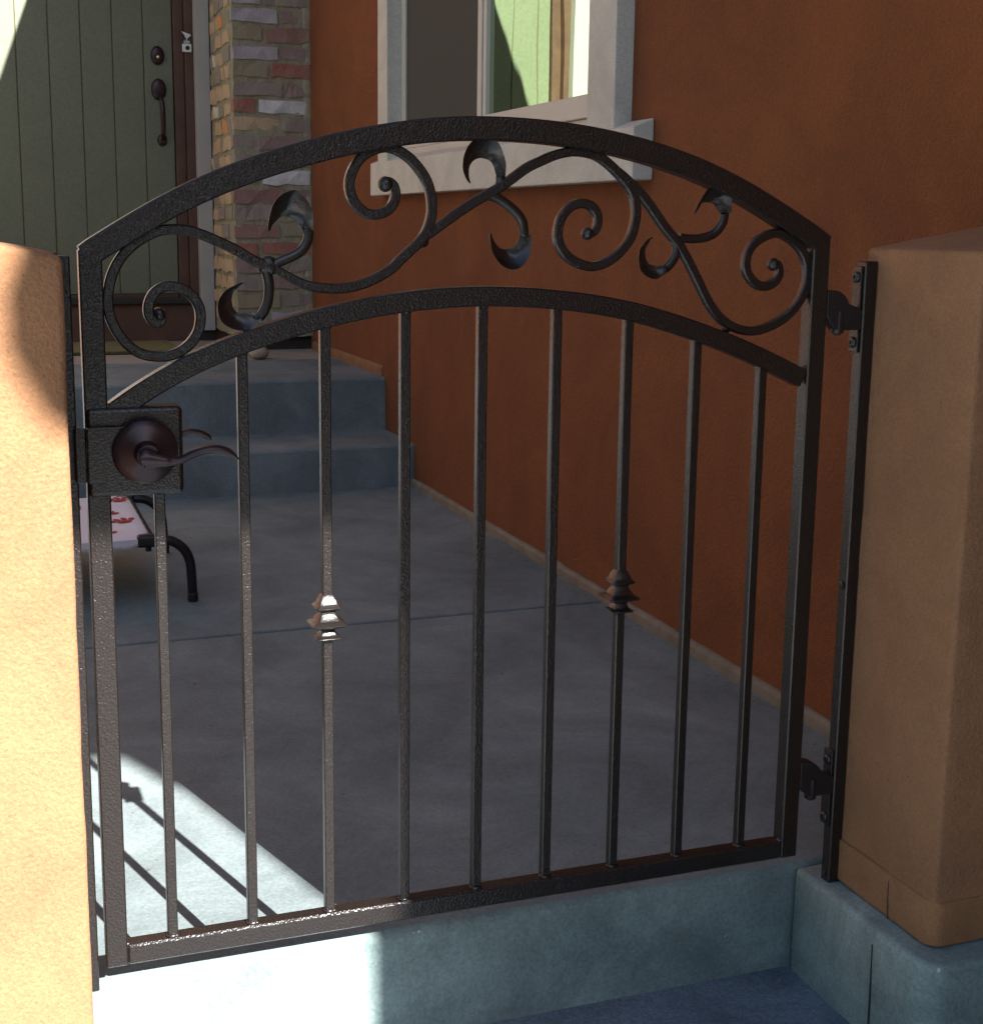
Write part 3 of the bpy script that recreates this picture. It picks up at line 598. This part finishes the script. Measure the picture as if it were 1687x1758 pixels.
# ---- lock box, latch guard, lever set
MB().box(.0008, .1122, -.0045, .0290, .6030, .7085).build("lock_box", M['iron'], gate, bevel=.0060, seg=4)
gpl = [(-.0003, .6225), (-.0003, .6875)]
gp = [(.0005, .6875)]+[(.0700+.0345*math.cos(R(a)), .6545+.0330*math.sin(R(a))) for a in range(90, -91, -10)]+[(.0005, .6215)]
MB().prism(gp, 'y', -.0125, -.0047).build("latch_guard", M['iron'], gate, bevel=.0018)
MB().box(-.0135, .0002, -.0100, -.0030, .6220, .6870).build("latch_flange", M['iron'], gate, bevel=.0025)
rs = MB().lathe([(.0375, 0), (.0382, -.004), (.0360, -.0075), (.0300, -.0100), (.0215, -.0135), (.0150, -.0165), (.0138, -.030), (.0125, -.034)], (.0660, -.0126, .6575), 'y', 44)
h1 = rs.build("lever_rose", M['lever'], gate, smooth=True)
def lever(pts, y, name, rr):
    P = chain([(x, y, z) for x, z in pts], 4); n = len(P); sc_ = []
    out = []
    for i, p in enumerate(P):
        q = i/(n-1)
        wv = rr[0]+(rr[1]-rr[0])*min(1, q/.38) if q < .38 else rr[1]+(rr[2]-rr[1])*math.sin(math.pi*min(1, (q-.38)/.5)*.5) if q < .88 else rr[2]*(1-.75*(q-.88)/.12)
        if q < .10: wv *= .55+.45*q/.10
        sc_.append((wv, .0085 if q < .3 else .0075)); out.append(tuple(p))
    return MB().sweep(out, circ(1, 16), (0, 1, 0), scale=sc_).build(name, M['lever'], gate, smooth=True)
lever(S['LEV'], -.050, "lever_handle", (.0150, .0042, .0054))
lv = [(.0640, .6560), (.0720, .6570), (.0860, .6565), (.1000, .6560), (.1100, .6580)]
b2 = lever([(.066, .657), (.085, .656), (.105, .657)]+S['LEV2'], .090, "lever_handle", (.0118, .0042, .0048))
MB().lathe([(.0375, 0), (.0382, .004), (.0300, .0100), (.0150, .0165), (.0130, .062)], (.0660, .0292, .6575), 'y', 36).build("lever_rose", M['lever'], gate, smooth=True)
# ---- hinges on the right stile
def hinge(zc, up):
    # knuckle-shaped strap from the gate stile to the post
    P = [(1.0002, zc+.0250)]+[(1.011+.0265*math.cos(R(a)), zc-.003+.0275*math.sin(R(a))) for a in range(85, 8, -11)]+[(1.0585, zc-.003), (1.0585, zc-.031),
         (1.018, zc-.031), (1.008, zc-.022), (1.0002, zc-.012)]
    MB().prism(P, 'y', .001, .021).build("hinge_arm", M['black'], gate, bevel=.002, seg=2)
    MB().lathe([(.0085, -.035), (.0088, -.034), (.0088, -.006), (.0080, -.004)], (1.0235, .0085, zc), 'z', 16).build("hinge_barrel", M['black'], gate, smooth=True, sharp=40)
    MB().lathe([(.0050, -.038), (.0054, -.0375), (.0054, -.034)], (1.0235, .0085, zc), 'z', 6).build("hinge_nut", M['bolt'], gate)
hinge(.8110, 1); hinge(.1210, 1)
def hinge_plate(z0, z1, bolts):
    e = MB().box(1.0545, 1.0583, .0045, .0245, z0, z1).build("hinge_plate", M['iron'], rj, bevel=.001)
    for z in bolts:
        MB().lathe([(.0078, .0), (.0078, -.0022), (.0062, -.0034), (.0030, -.0034), (.0026, -.0016)], (1.0543, .0145, z), 'x', 16).build("bolt", M['bolt'], e, smooth=True)
hinge_plate(.7480, .8680, (.8530, .7620)); hinge_plate(.0380, .1560, (.1400, .0490))

# grit and dry bits gathered where the slab meets the wall and the steps
gr = MB(); rg = random.Random(3)
for i in range(420):
    if i < 300: x, y = 1.402-abs(rg.gauss(0, .022)), rg.uniform(.25, 3.15)
    elif i < 360: x, y = rg.uniform(.3, 1.4), 3.185-abs(rg.gauss(0, .02))
    else: x, y = rg.uniform(.2, 1.38), rg.uniform(.2, 3.1)
    r = rg.uniform(.0008, .0030); a = rg.uniform(0, 6.28); q = []
    for k in range(5): q.append((x+r*rg.uniform(.6, 1.6)*math.cos(a+k*1.257), y+r*rg.uniform(.5, 1.2)*math.sin(a+k*1.257), PZ+.0002))
    gr.add(q+[(x, y, PZ+r*rg.uniform(.5, 1.0))], [(k, (k+1) % 5, 5) for k in range(5)])
tag(gr.build("grit", mat("dry_grit", (.17, .13, .08), rough=.95, var=.5, vscale=90)), "dry tan grit scattered along the foot of the terracotta wall", "grit", kind='stuff')

# ================================================================== COURTYARD THINGS
mt = empty("doormat", "flat olive brown doormat with dark near edge in front of the green door", "doormat")
MB().box(-.10, .80, 4.80, 5.36, .322, .334).build("mat_field", M['mat'], mt, bevel=.003)
MB().box(-.10, .80, 4.745, 4.7995, .322, .334).build("mat_border", M['matdark'], mt, bevel=.003)
st = MB().ball((1.075, 4.40, .352), .045, 14, (.95, 1.0, .72))
o = st.build("stone", M['stone'], smooth=True, wob=.006, wscale=14, maxcut=.03)
tag(o, "small rounded beige stone lying on the porch in front of the brick column", "stone")

# raised pet cot
cot = empty("pet_cot", "raised pet cot with white paw print fabric and bent black tube legs", "pet bed", loc=(-.12, 2.10, PZ))
CX, CY, CZ = -.12, 2.10, PZ
def loc(pts): return [(x-CX, y-CY, z-CZ) for x, y, z in pts]
def tube(name, pts, r, n=5, parent=cot, m=M['black']):
    P = [tuple(p) for p in chain(loc(pts), n)]
    return MB().sweep(P, circ(r, 12), (0.31, .2, .93) if abs(P[0][2]-P[-1][2]) < .01 else (0, 1, 0)).build(name, m, parent, smooth=True)
yN, yF, zr = 1.845, 2.40, .112
tube("side_rail", [(-.53, yN, zr), (-.2, yN, zr), (.1, yN, zr), (.292, yN, zr)], .0115)
tube("side_rail", [(-.53, yF, zr), (-.2, yF, zr), (.1, yF, zr), (.292, yF, zr)], .0115)
for y in (yN, yF):
    for s in (1, -1):
        f = lambda x: x if s > 0 else -.24-(x-.0)
        pts = [(f(.27), y, .118), (f(.300), y, .118), (f(.335), y, .112), (f(.364), y, .090), (f(.379), y, .058), (f(.383), y, .02), (f(.385), y, PZ+.004)]
        P = [tuple(p) for p in chain(loc(pts), 5)]
        lg = MB().sweep(P, circ(.0128, 12), (0, 1, 0)).build("leg", M['black'], cot, smooth=True)
        q = P[-1]; MB().lathe([(.0135, -.004), (.0140, 0), (.0140, .018), (.0128, .02)], (q[0], q[1], q[2]), 'z', 12).build("rubber_foot", M['black'], lg, smooth=True)
        c = loc([(f(.275), y, .112)])[0]
        MB().box(c[0]-.030, c[0]+.026, c[1]-.016, c[1]+.016, c[2]-.011, c[2]+.022).build("corner_bracket", M['black'], cot, bevel=.009, seg=3)
        MB().lathe([(.008, -.022), (.008, -.012), (.0005, -.010)], (c[0], c[1], c[2]), 'z', 12).build("wing_bolt", M['black'], cot, smooth=True)
for x in (.284, -.502):
    P = [tuple(p) for p in chain(loc([(x, yN, zr+.004), (x, 2.1, zr+.004), (x, yF, zr+.004)]), 6)]
    MB().sweep(P, circ(.0110, 12), (0, 0, 1)).build("end_rail", M['black'], cot, smooth=True)
# fabric: wraps the rails, corners cut back
fx0, fx1 = -.50, .284
nx, ny = 40, 30; v = []; f = []
for i in range(nx+1):
    for j in range(ny+1):
        u = i/nx; t = j/ny
        # wrap profile along y
        yy = yN-.013+(yF-yN+.026)*min(max((t-.08)/.84, 0), 1); zz = .129
        if t < .08: zz = .129-.030*(1-t/.08); yy = yN-.0125
        if t > .92: zz = .129-.030*((t-.92)/.08); yy = yF+.0125
        edge = min(t, 1-t); cut = .055*max(0, 1-edge/.20)
        x0, x1 = fx0-.012+cut, fx1+.012-cut
        x = x0+(x1-x0)*u
        sag = .012*math.sin(math.pi*u)*math.sin(math.pi*t)
        e = min(u, 1-u)
        if .08 < t < .92: zz += .004*math.sin(t*60+u*9)*math.exp(-e*30)*.3-sag
        if e < .001 and cut < .01: zz -= .012
        v.append(loc([(x, yy, zz)])[0])
for i in range(nx):
    for j in range(ny):
        a = i*(ny+1)+j; f.append((a, a+1, a+ny+2, a+ny+1))
fab = MB().add(v, f).build("fabric", M['fabric'], cot, smooth=True)
md = fab.modifiers.new("thickness", 'SOLIDIFY'); md.thickness = .0018; md.offset = 0
# paw prints: flat red ovals lying on the cloth
def ell(pp, cx_, cy_, rx, ry, a, z):
    n = 14; vv = [(cx_, cy_, z)]
    for i in range(n):
        q = 2*math.pi*i/n; x, y = rx*math.cos(q), ry*math.sin(q)
        vv.append((cx_+x*math.cos(a)-y*math.sin(a), cy_+x*math.sin(a)+y*math.cos(a), z))
    pp.add(loc(vv), [(0, i+1, (i+1) % n+1) for i in range(n)])
def cz(x, y):
    u = min(max((x-fx0)/(fx1-fx0), 0), 1); t = min(max((y-yN+.013)/(yF-yN+.026), 0), 1)*.84+.08
    return .129-.012*math.sin(math.pi*u)*math.sin(math.pi*t)+.0024
def paw(x, y, a, s=1.0):
    ca, sa = math.cos(a), math.sin(a); pp = MB()
    for (dx, dy, rx, ry, ra) in ((0, 0, .021, .016, 0), (-.026, .020, .0085, .013, .5), (-.009, .033, .0085, .014, .15), (.011, .033, .0085, .014, -.15), (.027, .019, .0085, .013, -.5)):
        X, Y = x+s*(dx*ca-dy*sa), y+s*(dx*sa+dy*ca)
        ell(pp, X, Y, rx*s, ry*s, a+ra, cz(X, Y)+.0006*random.random())
    pp.build("paw_print", M['paw'], cot)
for (x, y, a) in ((.252, 2.325, .5), (.190, 2.150, -.4), (.236, 2.040, .3), (.165, 1.905, -.2), (.120, 2.260, .6), (.085, 1.975, .2)):
    paw(x, y, a, 1.0)
for i in range(5):
    for j in range(4):
        paw(-.445+i*.115+(.035 if j % 2 else 0), 1.905+j*.135, random.uniform(-.9, .9), 1.0)
